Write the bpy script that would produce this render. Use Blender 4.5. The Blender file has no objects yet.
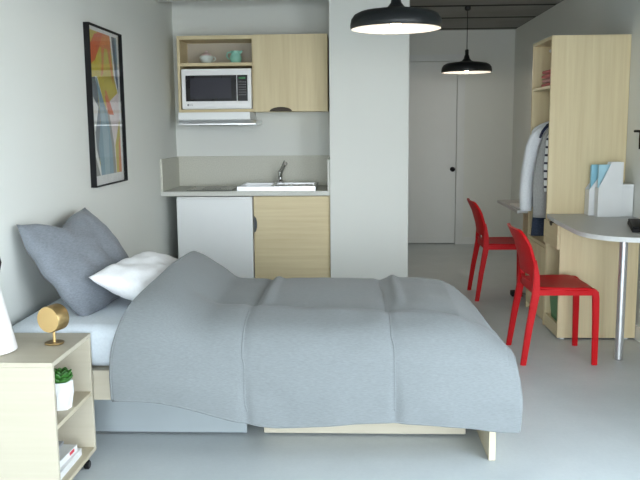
import bpy, bmesh, math, random
from mathutils import Vector, Matrix, noise, Euler

random.seed(4)
PI = math.pi
sc = bpy.context.scene
COL = sc.collection

# ------------------------------------------------------------------ materials
MATS = {}
def _new(name):
    m = bpy.data.materials.new(name); m.use_nodes = True
    nt = m.node_tree
    return m, nt, nt.nodes['Principled BSDF']

def flat(name, col, rough=0.6, metal=0.0, spec=0.5, var=0.04, scale=6.0, bump=0.0, bscale=200, coat=0.0):
    """plain paint / plastic / metal with a little procedural tone variation"""
    m, nt, b = _new(name)
    tc = nt.nodes.new('ShaderNodeTexCoord')
    n = nt.nodes.new('ShaderNodeTexNoise'); n.inputs['Scale'].default_value = scale
    n.inputs['Detail'].default_value = 3
    nt.links.new(tc.outputs['Object'], n.inputs['Vector'])
    r = nt.nodes.new('ShaderNodeValToRGB')
    a = [max(0, c * (1 - var)) for c in col]; z = [min(1, c * (1 + var)) for c in col]
    r.color_ramp.elements[0].position = .3; r.color_ramp.elements[1].position = .7
    r.color_ramp.elements[0].color = (*a, 1); r.color_ramp.elements[1].color = (*z, 1)
    nt.links.new(n.outputs['Fac'], r.inputs['Fac'])
    nt.links.new(r.outputs['Color'], b.inputs['Base Color'])
    b.inputs['Roughness'].default_value = rough
    b.inputs['Metallic'].default_value = metal
    b.inputs['Specular IOR Level'].default_value = spec
    if coat: b.inputs['Coat Weight'].default_value = coat
    if bump:
        n2 = nt.nodes.new('ShaderNodeTexNoise'); n2.inputs['Scale'].default_value = bscale
        nt.links.new(tc.outputs['Object'], n2.inputs['Vector'])
        bp = nt.nodes.new('ShaderNodeBump'); bp.inputs['Strength'].default_value = bump
        bp.inputs['Distance'].default_value = .002
        nt.links.new(n2.outputs['Fac'], bp.inputs['Height'])
        nt.links.new(bp.outputs['Normal'], b.inputs['Normal'])
    MATS[name] = m
    return m

def wood(name, grain, dark, light, rough=0.5):
    """pale laminate; grain runs along the given axis (0,1,2)"""
    m, nt, b = _new(name)
    tc = nt.nodes.new('ShaderNodeTexCoord')
    mp = nt.nodes.new('ShaderNodeMapping')
    s = [34.0, 34.0, 34.0]; s[grain] = 1.3
    mp.inputs['Scale'].default_value = s
    nt.links.new(tc.outputs['Object'], mp.inputs['Vector'])
    n = nt.nodes.new('ShaderNodeTexNoise'); n.inputs['Scale'].default_value = 1.0
    n.inputs['Detail'].default_value = 5; n.inputs['Roughness'].default_value = .6
    n.inputs['Distortion'].default_value = .3
    nt.links.new(mp.outputs['Vector'], n.inputs['Vector'])
    r = nt.nodes.new('ShaderNodeValToRGB')
    r.color_ramp.elements[0].position = .28; r.color_ramp.elements[1].position = .72
    r.color_ramp.elements[0].color = (*dark, 1); r.color_ramp.elements[1].color = (*light, 1)
    nt.links.new(n.outputs['Fac'], r.inputs['Fac'])
    nt.links.new(r.outputs['Color'], b.inputs['Base Color'])
    b.inputs['Roughness'].default_value = rough
    b.inputs['Specular IOR Level'].default_value = .3
    MATS[name] = m
    return m

def fabric(name, dark, light, sx=(30, 260, 260), rough=.95, bump=.25):
    m, nt, b = _new(name)
    tc = nt.nodes.new('ShaderNodeTexCoord')
    mp = nt.nodes.new('ShaderNodeMapping'); mp.inputs['Scale'].default_value = sx
    nt.links.new(tc.outputs['Object'], mp.inputs['Vector'])
    n = nt.nodes.new('ShaderNodeTexNoise'); n.inputs['Scale'].default_value = 1
    n.inputs['Detail'].default_value = 4
    nt.links.new(mp.outputs['Vector'], n.inputs['Vector'])
    r = nt.nodes.new('ShaderNodeValToRGB')
    r.color_ramp.elements[0].position = .3; r.color_ramp.elements[1].position = .72
    r.color_ramp.elements[0].color = (*dark, 1); r.color_ramp.elements[1].color = (*light, 1)
    nt.links.new(n.outputs['Fac'], r.inputs['Fac'])
    nt.links.new(r.outputs['Color'], b.inputs['Base Color'])
    b.inputs['Roughness'].default_value = rough
    b.inputs['Specular IOR Level'].default_value = .1
    b.inputs['Sheen Weight'].default_value = .15
    bp = nt.nodes.new('ShaderNodeBump'); bp.inputs['Strength'].default_value = bump
    bp.inputs['Distance'].default_value = .0015
    nt.links.new(n.outputs['Fac'], bp.inputs['Height'])
    nt.links.new(bp.outputs['Normal'], b.inputs['Normal'])
    MATS[name] = m
    return m

def emit(name, col, strength):
    m, nt, b = _new(name)
    b.inputs['Base Color'].default_value = (*col, 1)
    b.inputs['Emission Color'].default_value = (*col, 1)
    b.inputs['Emission Strength'].default_value = strength
    MATS[name] = m
    return m

def concrete(name, dark, light, rough):
    m, nt, b = _new(name)
    tc = nt.nodes.new('ShaderNodeTexCoord')
    n = nt.nodes.new('ShaderNodeTexNoise'); n.inputs['Scale'].default_value = 2.2
    n.inputs['Detail'].default_value = 8; n.inputs['Roughness'].default_value = .62
    n2 = nt.nodes.new('ShaderNodeTexNoise'); n2.inputs['Scale'].default_value = 60
    nt.links.new(tc.outputs['Object'], n.inputs['Vector']); nt.links.new(tc.outputs['Object'], n2.inputs['Vector'])
    mx = nt.nodes.new('ShaderNodeMath'); mx.operation = 'MULTIPLY_ADD'; mx.inputs[1].default_value = .25
    nt.links.new(n2.outputs['Fac'], mx.inputs[0]); nt.links.new(n.outputs['Fac'], mx.inputs[2])
    r = nt.nodes.new('ShaderNodeValToRGB')
    r.color_ramp.elements[0].position = .42; r.color_ramp.elements[1].position = .82
    r.color_ramp.elements[0].color = (*dark, 1); r.color_ramp.elements[1].color = (*light, 1)
    nt.links.new(mx.outputs[0], r.inputs['Fac'])
    nt.links.new(r.outputs['Color'], b.inputs['Base Color'])
    b.inputs['Roughness'].default_value = rough
    b.inputs['Specular IOR Level'].default_value = .4
    MATS[name] = m
    return m

def striped(name, base, stripe, period, frac):
    m, nt, b = _new(name)
    tc = nt.nodes.new('ShaderNodeTexCoord'); sp = nt.nodes.new('ShaderNodeSeparateXYZ')
    nt.links.new(tc.outputs['Object'], sp.inputs[0])
    d = nt.nodes.new('ShaderNodeMath'); d.operation = 'DIVIDE'; d.inputs[1].default_value = period
    f = nt.nodes.new('ShaderNodeMath'); f.operation = 'FRACT'
    g = nt.nodes.new('ShaderNodeMath'); g.operation = 'LESS_THAN'; g.inputs[1].default_value = frac
    nt.links.new(sp.outputs['Z'], d.inputs[0]); nt.links.new(d.outputs[0], f.inputs[0]); nt.links.new(f.outputs[0], g.inputs[0])
    mx = nt.nodes.new('ShaderNodeMix'); mx.data_type = 'RGBA'
    mx.inputs['A'].default_value = (*base, 1); mx.inputs['B'].default_value = (*stripe, 1)
    nt.links.new(g.outputs[0], mx.inputs['Factor'])
    nt.links.new(mx.outputs['Result'], b.inputs['Base Color'])
    b.inputs['Roughness'].default_value = .9
    MATS[name] = m
    return m

M = MATS
WD, WL = (.63, .52, .315), (.73, .63, .41)
flat('paint', (.745, .76, .725), .85, spec=.2, var=.012, scale=1.5)
flat('paint_trim', (.74, .76, .75), .5, var=.01)
concrete('ceiling', (.20, .198, .185), (.26, .257, .242), .9)
concrete('floor', (.54, .585, .605), (.625, .67, .69), .42)
flat('joint_shade', (.03, .03, .028), .9, spec=.1)
wood('wood_x', 0, WD, WL); wood('wood_y', 1, WD, WL); wood('wood_z', 2, WD, WL)
wood('pale_x', 0, (.51, .465, .365), (.55, .505, .41)); wood('pale_y', 1, (.53, .465, .335), (.58, .52, .395)); wood('pale_z', 2, (.56, .49, .35), (.61, .55, .42))
flat('pull_grey', (.09, .10, .11), .7)
flat('pull_dark', (.055, .04, .028), .7)
flat('white_plastic', (.88, .88, .88), .35, var=.01)
flat('white_enamel', (.86, .88, .885), .3, var=.008)
flat('black_gloss', (.008, .008, .009), .25, spec=.3)
flat('screen_glass', (.022, .022, .034), .25, spec=.35)
flat('black_matte', (.012, .012, .013), .6, spec=.15)
flat('shade_black', (.011, .013, .014), .38, spec=.35)
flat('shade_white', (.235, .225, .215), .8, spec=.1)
flat('steel', (.72, .73, .74), .3, metal=1, var=.03)
flat('steel_bright', (.72, .73, .74), .38, metal=.8, var=.02)
flat('chrome', (.55, .55, .55), .12, metal=1)
flat('alu', (.66, .67, .68), .35, metal=.9)
flat('laminate_grey', (.60, .605, .56), .5, var=.05, scale=90)
flat('back_beige', (.50, .455, .38), .6, var=.03)
flat('splash_grey', (.58, .575, .50), .55, var=.09, scale=120)
flat('desk_grey', (.50, .505, .50), .42, var=.02, scale=60)
flat('desk_edge', (.66, .67, .665), .45, var=.02)
flat('cooktop', (.10, .105, .10), .16, spec=.6)
flat('red_plastic', (.52, .003, .007), .5, spec=.22, var=.03)
fabric('duvet', (.182, .198, .205), (.222, .240, .248), sx=(55, 420, 420), bump=.15)
fabric('sham', (.185, .205, .235), (.25, .272, .305), sx=(120, 40, 220))
fabric('white_cotton', (.80, .81, .83), (.86, .87, .89), sx=(90, 90, 90), bump=.12)
fabric('sheet', (.62, .68, .74), (.68, .74, .80), sx=(90, 90, 90), bump=.1)
flat('drawer_grey', (.33, .37, .39), .55, var=.02)
flat('brass', (.66, .46, .20), .42, metal=.45)
flat('brass_dark', (.36, .25, .11), .35, metal=.8)
flat('ceramic_white', (.82, .83, .84), .3, var=.01)
flat('leaf_green', (.035, .15, .02), .45, var=.35, scale=30)
flat('soil', (.03, .022, .015), .9, var=.3, scale=80)
flat('page_white', (.80, .80, .79), .7, var=.03, scale=60)
flat('grey_cover', (.36, .37, .39), .6)
flat('red_ink', (.65, .03, .06), .6)
flat('mint', (.27, .56, .46), .35)
flat('pale_porcelain', (.60, .66, .62), .35)
flat('porcelain_pink', (.62, .48, .47), .4)
flat('led_green', (.03, .20, .06), .5)
flat('key_grey', (.13, .13, .135), .5)
flat('logo_grey', (.28, .28, .30), .5)
flat('cap_white', (.85, .85, .83), .5)
fabric('coat_white', (.68, .71, .74), (.76, .79, .82), sx=(80, 80, 80), bump=.1)
fabric('cardigan_grey', (.28, .285, .28), (.36, .365, .355), sx=(220, 220, 60))
fabric('navy_cloth', (.018, .024, .05), (.03, .038, .07), sx=(150, 150, 80))
fabric('denim', (.02, .03, .055), (.05, .065, .10), sx=(120, 120, 200))
striped('stripes', (.72, .73, .72), (.03, .03, .05), .055, .28)
fabric('towel_red', (.52, .10, .09), (.62, .15, .13), sx=(160, 160, 160))
fabric('towel_pink', (.60, .27, .23), (.68, .34, .29), sx=(160, 160, 160))
flat('folder_blue', (.27, .56, .70), .6, var=.03)
flat('folder_blue_pale', (.40, .66, .77), .6, var=.03)
flat('file_white', (.74, .76, .77), .55, var=.01)
flat('bin_green', (.12, .30, .14), .5)
flat('lamp_white', (.84, .82, .81), .5, var=.01)
emit('bulb_glow', (1.0, .80, .52), 9.0)
for n_, c_ in dict(art_yellow=(.52, .43, .05), art_orange=(.62, .20, .06), art_red=(.58, .11, .04), art_navy=(.07, .11, .17), art_blue=(.17, .30, .38),
                   art_slate=(.13, .16, .19), art_white=(.72, .73, .72), art_pink=(.68, .60, .60), art_grey=(.22, .23, .22), art_sky=(.28, .40, .46)).items():
    flat(n_, c_, .5, var=.06, scale=20)
m, nt, b = _new('glazing')
for l in list(nt.links): nt.links.remove(l)
out = nt.nodes['Material Output']
tr = nt.nodes.new('ShaderNodeBsdfTransparent'); gl = nt.nodes.new('ShaderNodeBsdfGlossy'); gl.inputs['Roughness'].default_value = .03
fr = nt.nodes.new('ShaderNodeFresnel'); fr.inputs['IOR'].default_value = 1.45
ms = nt.nodes.new('ShaderNodeMixShader')
ge = nt.nodes.new('ShaderNodeNewGeometry'); mm = nt.nodes.new('ShaderNodeMath'); mm.operation = 'MULTIPLY_ADD'
mm.inputs[1].default_value = -1; mm.inputs[2].default_value = 1
m2 = nt.nodes.new('ShaderNodeMath'); m2.operation = 'MULTIPLY'
nt.links.new(ge.outputs['Backfacing'], mm.inputs[0]); nt.links.new(mm.outputs[0], m2.inputs[0]); nt.links.new(fr.outputs[0], m2.inputs[1])
nt.links.new(m2.outputs[0], ms.inputs[0]); nt.links.new(tr.outputs[0], ms.inputs[1]); nt.links.new(gl.outputs[0], ms.inputs[2])
nt.links.new(ms.outputs[0], out.inputs['Surface'])
MATS['glazing'] = m

# ------------------------------------------------------------------ helpers
ORIG = {}      # root object -> world origin used to localise part meshes
def add_box(bm, x0, x1, y0, y1, z0, z1):
    v = [bm.verts.new(p) for p in ((x0,y0,z0),(x1,y0,z0),(x1,y1,z0),(x0,y1,z0),(x0,y0,z1),(x1,y0,z1),(x1,y1,z1),(x0,y1,z1))]
    fs = [bm.faces.new([v[i] for i in q]) for q in ((0,3,2,1),(4,5,6,7),(0,1,5,4),(1,2,6,5),(2,3,7,6),(3,0,4,7))]
    return v, fs

def box(x0, x1, y0, y1, z0, z1, bev=0.002, seg=2):
    bm = bmesh.new(); add_box(bm, min(x0,x1), max(x0,x1), min(y0,y1), max(y0,y1), min(z0,z1), max(z0,z1))
    if bev: bmesh.ops.bevel(bm, geom=bm.edges[:], offset=bev, segments=seg, affect='EDGES', profile=.5)
    return bm

def boxes(*bs):
    bm = bmesh.new()
    for b_ in bs: add_box(bm, *b_)
    return bm

def prism(pts, axis, a0, a1, bev=0.0):
    """extrude a 2D outline along axis. axis 0: pts=(y,z); 1: pts=(x,z); 2: pts=(x,y)"""
    bm = bmesh.new()
    def P(p, a):
        return {0: (a, p[0], p[1]), 1: (p[0], a, p[1]), 2: (p[0], p[1], a)}[axis]
    v0 = [bm.verts.new(P(p, a0)) for p in pts]; v1 = [bm.verts.new(P(p, a1)) for p in pts]
    bm.faces.new(v0); bm.faces.new(list(reversed(v1)))
    n = len(pts)
    for i in range(n):
        bm.faces.new((v0[i], v1[i], v1[(i+1) % n], v0[(i+1) % n]))
    bmesh.ops.recalc_face_normals(bm, faces=bm.faces[:])
    if bev:
        es = [e for e in bm.edges if e.calc_face_angle(0) > .5]
        bmesh.ops.bevel(bm, geom=es, offset=bev, segments=2, affect='EDGES', profile=.5)
    return bm

def lathe(prof, n=48, c=(0, 0, 0), bm=None, mat=None, closed=False):
    bm = bm or bmesh.new()
    rings = []
    for r, z in prof:
        if r < 1e-6: rings.append([bm.verts.new((0, 0, z))])
        else: rings.append([bm.verts.new((r*math.cos(2*PI*k/n), r*math.sin(2*PI*k/n), z)) for k in range(n)])
    new = [v for r in rings for v in r]
    for a, b_ in zip(rings[:-1], rings[1:]):
        for k in range(n):
            k2 = (k+1) % n
            if len(a) == 1 and len(b_) == 1: continue
            if len(a) == 1: bm.faces.new((a[0], b_[k2], b_[k]))
            elif len(b_) == 1: bm.faces.new((a[k], a[k2], b_[0]))
            else: bm.faces.new((a[k], a[k2], b_[k2], b_[k]))
    T = (mat or Matrix.Identity(4))
    T = Matrix.Translation(c) @ T
    for v in new: v.co = T @ v.co
    bmesh.ops.recalc_face_normals(bm, faces=bm.faces[:])
    return bm

def tube(path, r, n=12, bm=None, sq=None):
    """round (or rectangular sq=(w,h) list) tube along path; r number or list"""
    bm = bm or bmesh.new()
    path = [Vector(p) for p in path]; rs = r if isinstance(r, (list, tuple)) else [r]*len(path)
    rings = []; up = None
    for i, p in enumerate(path):
        t = (path[min(i+1, len(path)-1)] - path[max(i-1, 0)]).normalized()
        if up is None:
            up = Vector((0, 0, 1)) if abs(t.z) < .9 else Vector((0, 1, 0))
        a = t.cross(up).normalized(); b_ = a.cross(t).normalized(); up = b_
        rings.append([bm.verts.new(p + (a*math.cos(2*PI*k/n) + b_*math.sin(2*PI*k/n))*rs[i]) for k in range(n)])
    for a, b_ in zip(rings[:-1], rings[1:]):
        for k in range(n): bm.faces.new((a[k], a[(k+1) % n], b_[(k+1) % n], b_[k]))
    bm.faces.new(list(reversed(rings[0]))); bm.faces.new(rings[-1])
    bmesh.ops.recalc_face_normals(bm, faces=bm.faces[:])
    return bm

def loft(sections, n=28, bm=None):
    """closed rings, each a list of points"""
    bm = bm or bmesh.new()
    rings = [[bm.verts.new(p) for p in s] for s in sections]
    k_ = len(rings[0])
    for a, b_ in zip(rings[:-1], rings[1:]):
        for k in range(k_): bm.faces.new((a[k], a[(k+1) % k_], b_[(k+1) % k_], b_[k]))
    bm.faces.new(list(reversed(rings[0]))); bm.faces.new(rings[-1])
    bmesh.ops.recalc_face_normals(bm, faces=bm.faces[:])
    return bm

def grid(nu, nv, f):
    bm = bmesh.new()
    vs = [[bm.verts.new(f(i/(nu-1), j/(nv-1))) for j in range(nv)] for i in range(nu)]
    for i in range(nu-1):
        for j in range(nv-1):
            bm.faces.new((vs[i][j], vs[i+1][j], vs[i+1][j+1], vs[i][j+1]))
    return bm

def obj(name, bm, mat, parent=None, smooth=False, local=False):
    """one mesh object; world coordinates unless local, re-based on the thing's origin"""
    me = bpy.data.meshes.new(name)
    root = parent
    while root is not None and root.parent is not None: root = root.parent
    if root is not None and not local and root.name in ORIG:
        o_ = ORIG[root.name]
        bmesh.ops.translate(bm, vec=-o_, verts=bm.verts[:])
    bm.to_mesh(me); bm.free()
    for q in (mat if isinstance(mat, (list, tuple)) else [mat]): me.materials.append(M[q] if isinstance(q, str) else q)
    if smooth is True:
        for p in me.polygons: p.use_smooth = True
    elif smooth:
        for p in me.polygons: p.use_smooth = True
        me.set_sharp_from_angle(angle=math.radians(smooth))
    o = bpy.data.objects.new(name, me); COL.objects.link(o)
    if parent is not None: o.parent = parent
    return o

def tag(o, label=None, cat=None, group=None, kind=None):
    if label: o['label'] = label
    if cat: o['category'] = cat
    if group: o['group'] = group
    if kind: o['kind'] = kind
    return o

def thing(name, label, cat, loc, group=None):
    o = bpy.data.objects.new(name, None); COL.objects.link(o)
    o.location = loc; o.empty_display_size = .05
    ORIG[o.name] = Vector(loc)
    return tag(o, label, cat, group)

def recentre(o, loc):
    """give a single-mesh thing an origin at its base"""
    o.data.transform(Matrix.Translation(-Vector(loc))); o.location = loc
    return o

def struct(name, bm, mat, smooth=False):
    return tag(obj(name, bm, mat, None, smooth), kind='structure')

def solid(o, th, off=-1.0):
    md = o.modifiers.new('solid', 'SOLIDIFY'); md.thickness = th; md.offset = off
    return o

def subsurf(o, lv=1):
    md = o.modifiers.new('sub', 'SUBSURF'); md.levels = lv; md.render_levels = lv
    return o

def copy_tree(o, parent=None):
    c = o.copy(); COL.objects.link(c)
    if parent is not None: c.parent = parent
    for ch in [k for k in bpy.data.objects if k.parent == o]: copy_tree(ch, c)
    return c

def text(body, size, mat, parent, loc, rot, name):
    cu = bpy.data.curves.new(name, 'FONT'); cu.body = body; cu.size = size; cu.extrude = .0004
    cu.align_x = 'LEFT'; cu.align_y = 'CENTER'
    cu.materials.append(M[mat])
    tmp = bpy.data.objects.new(name+'_tmp', cu)
    me = bpy.data.meshes.new_from_object(tmp); bpy.data.objects.remove(tmp); bpy.data.curves.remove(cu)
    o = bpy.data.objects.new(name, me); COL.objects.link(o); o.parent = parent
    root = parent
    while root.parent is not None: root = root.parent
    o.location = Vector(loc) - ORIG[root.name]; o.rotation_euler = rot
    return o

def interp(x, tab):
    if x <= tab[0][0]: return tab[0][1]
    for (a, u), (b_, v) in zip(tab[:-1], tab[1:]):
        if x <= b_:
            t = (x-a)/(b_-a)
            return u + (v-u)*t
    return tab[-1][1]
def sstep(a, b_, x):
    t = max(0, min(1, (x-a)/(b_-a))); return t*t*(3-2*t)

# ------------------------------------------------------------------ room shell
XL, XR = -1.513, 1.84
YW, YH = -2.6, 9.22            # window wall behind the viewer, far wall of the hall
YK, YKB = 6.05, 6.67           # front of the partition / counter, back wall of the kitchenette
ZC = 2.467
PX0, PX1 = -.185, .42
struct('floor', box(XL-.1, XR+.1, YW-.1, YH+.1, -.1, 0, 0), 'floor')
cb = bmesh.new()
yy = YW-.1; joints = [YW-.1, -1.56, -.75, .06, .87, 1.68, 2.50, 3.32, 4.13, 4.95, 5.76, 6.57, 7.39, 8.20, 9.10, YH+.1]
add_box(cb, XL-.1, XR+.1, YW-.1, YH+.1, ZC+.07, ZC+.16)
for a, b_ in zip(joints[:-1], joints[1:]): add_box(cb, XL-.1, XR+.1, a+.05, b_-.05, ZC, ZC+.07)
ceil_ = struct('ceiling', cb, 'ceiling')
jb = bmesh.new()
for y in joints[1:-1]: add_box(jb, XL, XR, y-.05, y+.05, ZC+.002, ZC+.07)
tag(obj('joint_shade_strips', jb, 'joint_shade', ceil_), kind='structure')  # near-black strips laid in the ceiling grooves stand in for their shade
struct('wall_left', box(XL-.1, XL, YW-.1, YH+.1, 0, ZC+.1, 0), 'paint')
RY0, RY1, RZ0, RZ1 = -.6, 2.4, .25, 2.25
struct('wall_right', boxes((XR, XR+.1, YW-.1, RY0, 0, ZC+.1), (XR, XR+.1, RY1, YH+.1, 0, ZC+.1), (XR, XR+.1, RY0, RY1, 0, RZ0), (XR, XR+.1, RY0, RY1, RZ1, ZC+.1)), 'paint')
w = struct('window_2', boxes((XR+.03, XR+.08, RY0, RY1, RZ0, RZ0+.05), (XR+.03, XR+.08, RY0, RY1, RZ1-.05, RZ1), (XR+.03, XR+.08, RY0, RY0+.05, RZ0, RZ1),
                             (XR+.03, XR+.08, RY1-.05, RY1, RZ0, RZ1), (XR+.03, XR+.08, .87, .93, RZ0, RZ1)), 'alu')
obj('glass_pane', box(XR+.052, XR+.058, RY0+.05, RY1-.05, RZ0+.05, RZ1-.05, 0), 'glazing', w)
# far wall with the doorway cut out of it; added box behind blocks light leaks
DX0, DX1, DZ = .29, 1.195, 2.12
struct('wall_far', boxes((XL-.1, DX0, YH, YH+.1, 0, ZC+.1), (DX1, XR+.1, YH, YH+.1, 0, ZC+.1), (DX0, DX1, YH, YH+.1, DZ, ZC+.1), (DX0-.1, DX1+.1, YH+.1, YH+.2, -.05, ZC)), 'paint')
struct('wall_kitchen', box(XL-.05, PX0+.02, YKB, YKB+.12, 0, ZC+.05, 0), 'paint')
struct('wall_partition', box(PX0, PX1, YK, YK+1.0, 0, ZC+.02, .004), 'paint')
struct('lintel_light_blocker', box(XL-.02, PX0+.02, YK, YK+.10, 2.352, ZC+.02, 0), 'paint')  # unseen beam added to keep bounce light off the alcove top
struct('wall_hall', box(.0, .12, YK+1.0, YH+.05, 0, ZC+.02, 0), 'paint')
# window wall behind the viewer: opening almost the full width
WX0, WX1, WZ0, WZ1 = -1.46, 1.79, .06, 2.12
struct('wall_window', boxes((XL-.1, WX0, YW-.1, YW, 0, ZC+.1), (WX1, XR+.1, YW-.1, YW, 0, ZC+.1), (WX0, WX1, YW-.1, YW, 0, WZ0), (WX0, WX1, YW-.1, YW, WZ1, ZC+.1)), 'paint')
w = struct('window_1', boxes((WX0, WX1, YW-.08, YW-.02, WZ0, WZ0+.05), (WX0, WX1, YW-.08, YW-.02, WZ1-.05, WZ1), (WX0, WX0+.05, YW-.08, YW-.02, WZ0, WZ1),
                             (WX1-.05, WX1, YW-.08, YW-.02, WZ0, WZ1), (.14, .20, YW-.08, YW-.02, WZ0, WZ1)), 'alu')
obj('glass_pane', box(WX0+.05, WX1-.05, YW-.055, YW-.049, WZ0+.05, WZ1-.05, 0), 'glazing', w)
# door at the end of the hall
d = struct('door_1', box(DX0+.004, DX1-.004, YH+.012, YH+.052, .008, DZ-.004, .002), 'paint_trim')
kb = lathe([(0, 0), (.026, 0), (.026, .008), (.012, .012), (.012, .03), (.026, .034), (.028, .048), (.02, .056), (0, .058)], 24)
bmesh.ops.transform(kb, matrix=Matrix.Translation((1.150, YH+.012, .885)) @ Matrix.Rotation(PI/2, 4, 'X'), verts=kb.verts[:])
obj('door_knob', kb, 'black_matte', d, 40)
struct('trim_1', boxes((DX1, DX1+.085, YH-.018, YH, 0, DZ+.075), (DX0-.08, DX0, YH-.018, YH, 0, DZ+.075), (DX0, DX1, YH-.018, YH, DZ, DZ+.075)), 'paint_trim')
struct('baseboard_far', box(DX1+.085, XR, YH-.014, YH, 0, .085, .003), 'paint_trim')
struct('baseboard_right', box(XR-.014, XR, YW, 9.2, 0, .10, .003), 'paint_trim')
struct('baseboard_left', box(XL, XL+.014, YW, 6.0, 0, .10, .003), 'paint_trim')

# ------------------------------------------------------------------ kitchenette
CX0, CX1, CXM = -1.413, -.207, -.800
CY0, CZ0, CZ1 = 6.35, 1.515, 2.118
t = thing('upper_cabinet', 'pale wood wall cabinet above the sink, open bay left, door right', 'cabinet', (-.8, 6.5, CZ0))
obj('side_panel', box(CX0, CX0+.022, CY0, YKB, CZ0, CZ1), 'wood_z', t)
obj('side_panel', box(CX1-.022, CX1, CY0, YKB, CZ0, CZ1), 'wood_z', t)
obj('divider_panel', box(CXM-.011, CXM+.011, CY0, YKB, CZ0+.022, CZ1-.03), 'wood_z', t)
obj('top_panel', box(CX0+.022, CX1-.022, CY0, YKB, CZ1-.03, CZ1), 'wood_x', t)
obj('bottom_panel', box(CX0+.022, CX1-.022, CY0+.02, YKB, CZ0, CZ0+.022), 'wood_x', t)
obj('bottom_edge', box(CX0+.022, CXM, CY0, CY0+.02, CZ0, CZ0+.022, .001), 'wood_x', t)
obj('shelf', box(CX0+.022, CXM-.011, CY0+.005, YKB, 1.880, 1.906), 'wood_x', t)
tag(obj('back_panel', box(CX0+.022, CX1-.022, YKB-.012, YKB, CZ0+.022, CZ1-.03, 0), 'back_beige', t), 'beige back panel of the open bay')
# door with a half-round finger notch at its lower edge
nx = -.585; hw, hh = .092, .036
pts = [(CXM+.003, CZ0), (nx-hw, CZ0)] + [(nx-hw*math.cos(PI*k/14), CZ0+hh*math.sin(PI*k/14)) for k in range(1, 14)] + [(nx+hw, CZ0), (CX1, CZ0), (CX1, CZ1), (CXM+.003, CZ1)]
dd = obj('door', prism(pts, 1, CY0-.02, CY0-.001), 'wood_z', t)
pts = [(nx-hw+.001, CZ0+.001)] + [(nx-hw*.99*math.cos(PI*k/14), CZ0+.001+hh*.97*math.sin(PI*k/14)) for k in range(1, 14)] + [(nx+hw-.001, CZ0+.001)]
tag(obj('finger_pull', prism(pts, 1, CY0-.006, CY0+.012), 'pull_dark', dd), 'dark half-round finger pull')

# microwave in the bay
t = thing('microwave', 'white microwave with black glass door in the wall cabinet bay', 'microwave', (-1.09, 6.46, CZ0+.022))
MX0, MX1, MZ0, MZ1, MY = -1.376, -.815, CZ0+.024, 1.856, 6.312
obj('body', box(MX0, MX1, MY, YKB-.03, MZ0, MZ1, .006), 'white_plastic', t)
dr = obj('door', box(MX0+.034, MX1-.118, MY-.008, MY-.0005, MZ0+.062, MZ1-.052, .003), 'black_gloss', t)
obj('window', box(MX0+.070, MX1-.160, MY-.0105, MY-.0085, MZ0+.082, MZ1-.072, .001), 'screen_glass', dr)
cp = obj('control_panel', box(MX1-.112, MX1-.030, MY-.008, MY-.0005, MZ0+.062, MZ1-.052, .003), 'black_gloss', t)
obj('display', box(MX1-.098, MX1-.046, MY-.0105, MY-.0085, MZ1-.082, MZ1-.068, 0), 'led_green', cp)
kb = bmesh.new()
for i in range(4):
    for j in range(6):
        x = MX1-.100+i*.016; z = MZ1-.110-j*.020
        add_box(kb, x, x+.010, MY-.0098, MY-.0085, z, z+.007)
tag(obj('keypad', kb, 'key_grey', cp), kind='stuff')
lg = lathe([(0, 0), (.009, 0), (.009, .002), (0, .002)], 20)
bmesh.ops.transform(lg, matrix=Matrix.Translation((MX0+.050, MY+.0002, MZ0+.033)) @ Matrix.Rotation(PI/2, 4, 'X'), verts=lg.verts[:])
lo = obj('logo', lg, 'logo_grey', t)
text('LG', .021, 'logo_grey', lo, (MX0+.063, MY-.001, MZ0+.034), (PI/2, 0, 0), 'logo_lettering')

# two vessels on the little shelf
t = thing('sugar_bowl', 'pale round porcelain bowl with pinkish lid on shelf above microwave', 'bowl', (-1.195, 6.45, 1.906))
obj('body', lathe([(0, 0), (.032, 0), (.036, .006), (.052, .03), (.056, .052), (.050, .062), (.044, .058), (0, .05)], 32, (-1.195, 6.45, 1.906)), 'pale_porcelain', t, 50)
obj('lid', lathe([(.046, .060), (.040, .074), (.024, .084), (.010, .088), (.010, .094), (.013, .100), (0, .106)], 32, (-1.195, 6.45, 1.906)), 'porcelain_pink', t, 60)
obj('handle', tube([(-1.195+s_*.05+.0, 6.45, 1.906+z) for s_, z in ((1, .05), (1.35, .052), (1.5, .038), (1.3, .022), (.9, .018))], .005), 'pale_porcelain', t, True)
t = thing('creamer_jug', 'small mint green jug on shelf above microwave', 'jug', (-.955, 6.45, 1.906))
obj('body', lathe([(0, 0), (.034, 0), (.040, .008), (.047, .03), (.047, .055), (.038, .072), (.035, .085), (.041, .098), (.037, .098), (.031, .085), (.03, .06), (0, .02)], 32, (-.955, 6.45, 1.906)), 'mint', t, 50)
obj('handle', tube([(-.955-.036, 6.45, 1.906+.09), (-.955-.066, 6.45, 1.906+.085), (-.955-.074, 6.45, 1.906+.06), (-.955-.060, 6.45, 1.906+.038), (-.955-.044, 6.45, 1.906+.034)], .006), 'mint', t, True)
obj('spout', tube([(-.955+.03, 6.45, 1.906+.078), (-.955+.042, 6.45, 1.906+.09), (-.955+.054, 6.45, 1.906+.099)], [.014, .010, .006]), 'mint', t, True)

# range hood
t = thing('range_hood', 'slim white range hood fixed under the microwave bay', 'range hood', (-1.1, 6.45, 1.41))
obj('body', prism([(6.285, 1.447), (6.27, 1.455), (6.27, 1.513), (YKB, 1.513), (YKB, 1.447)], 0, -1.402, -.825, .002), 'white_enamel', t)
tag(obj('tray', prism([(6.285, 1.447), (6.255, 1.425), (6.255, 1.412), (YKB, 1.412), (YKB, 1.447)], 0, -1.400, -.778, .002), 'steel', t), 'grey metal underside tray')
obj('lamp_panel', box(-1.25, -.95, 6.33, 6.45, 1.408, 1.4125, .001), 'shade_white', t)

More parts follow.
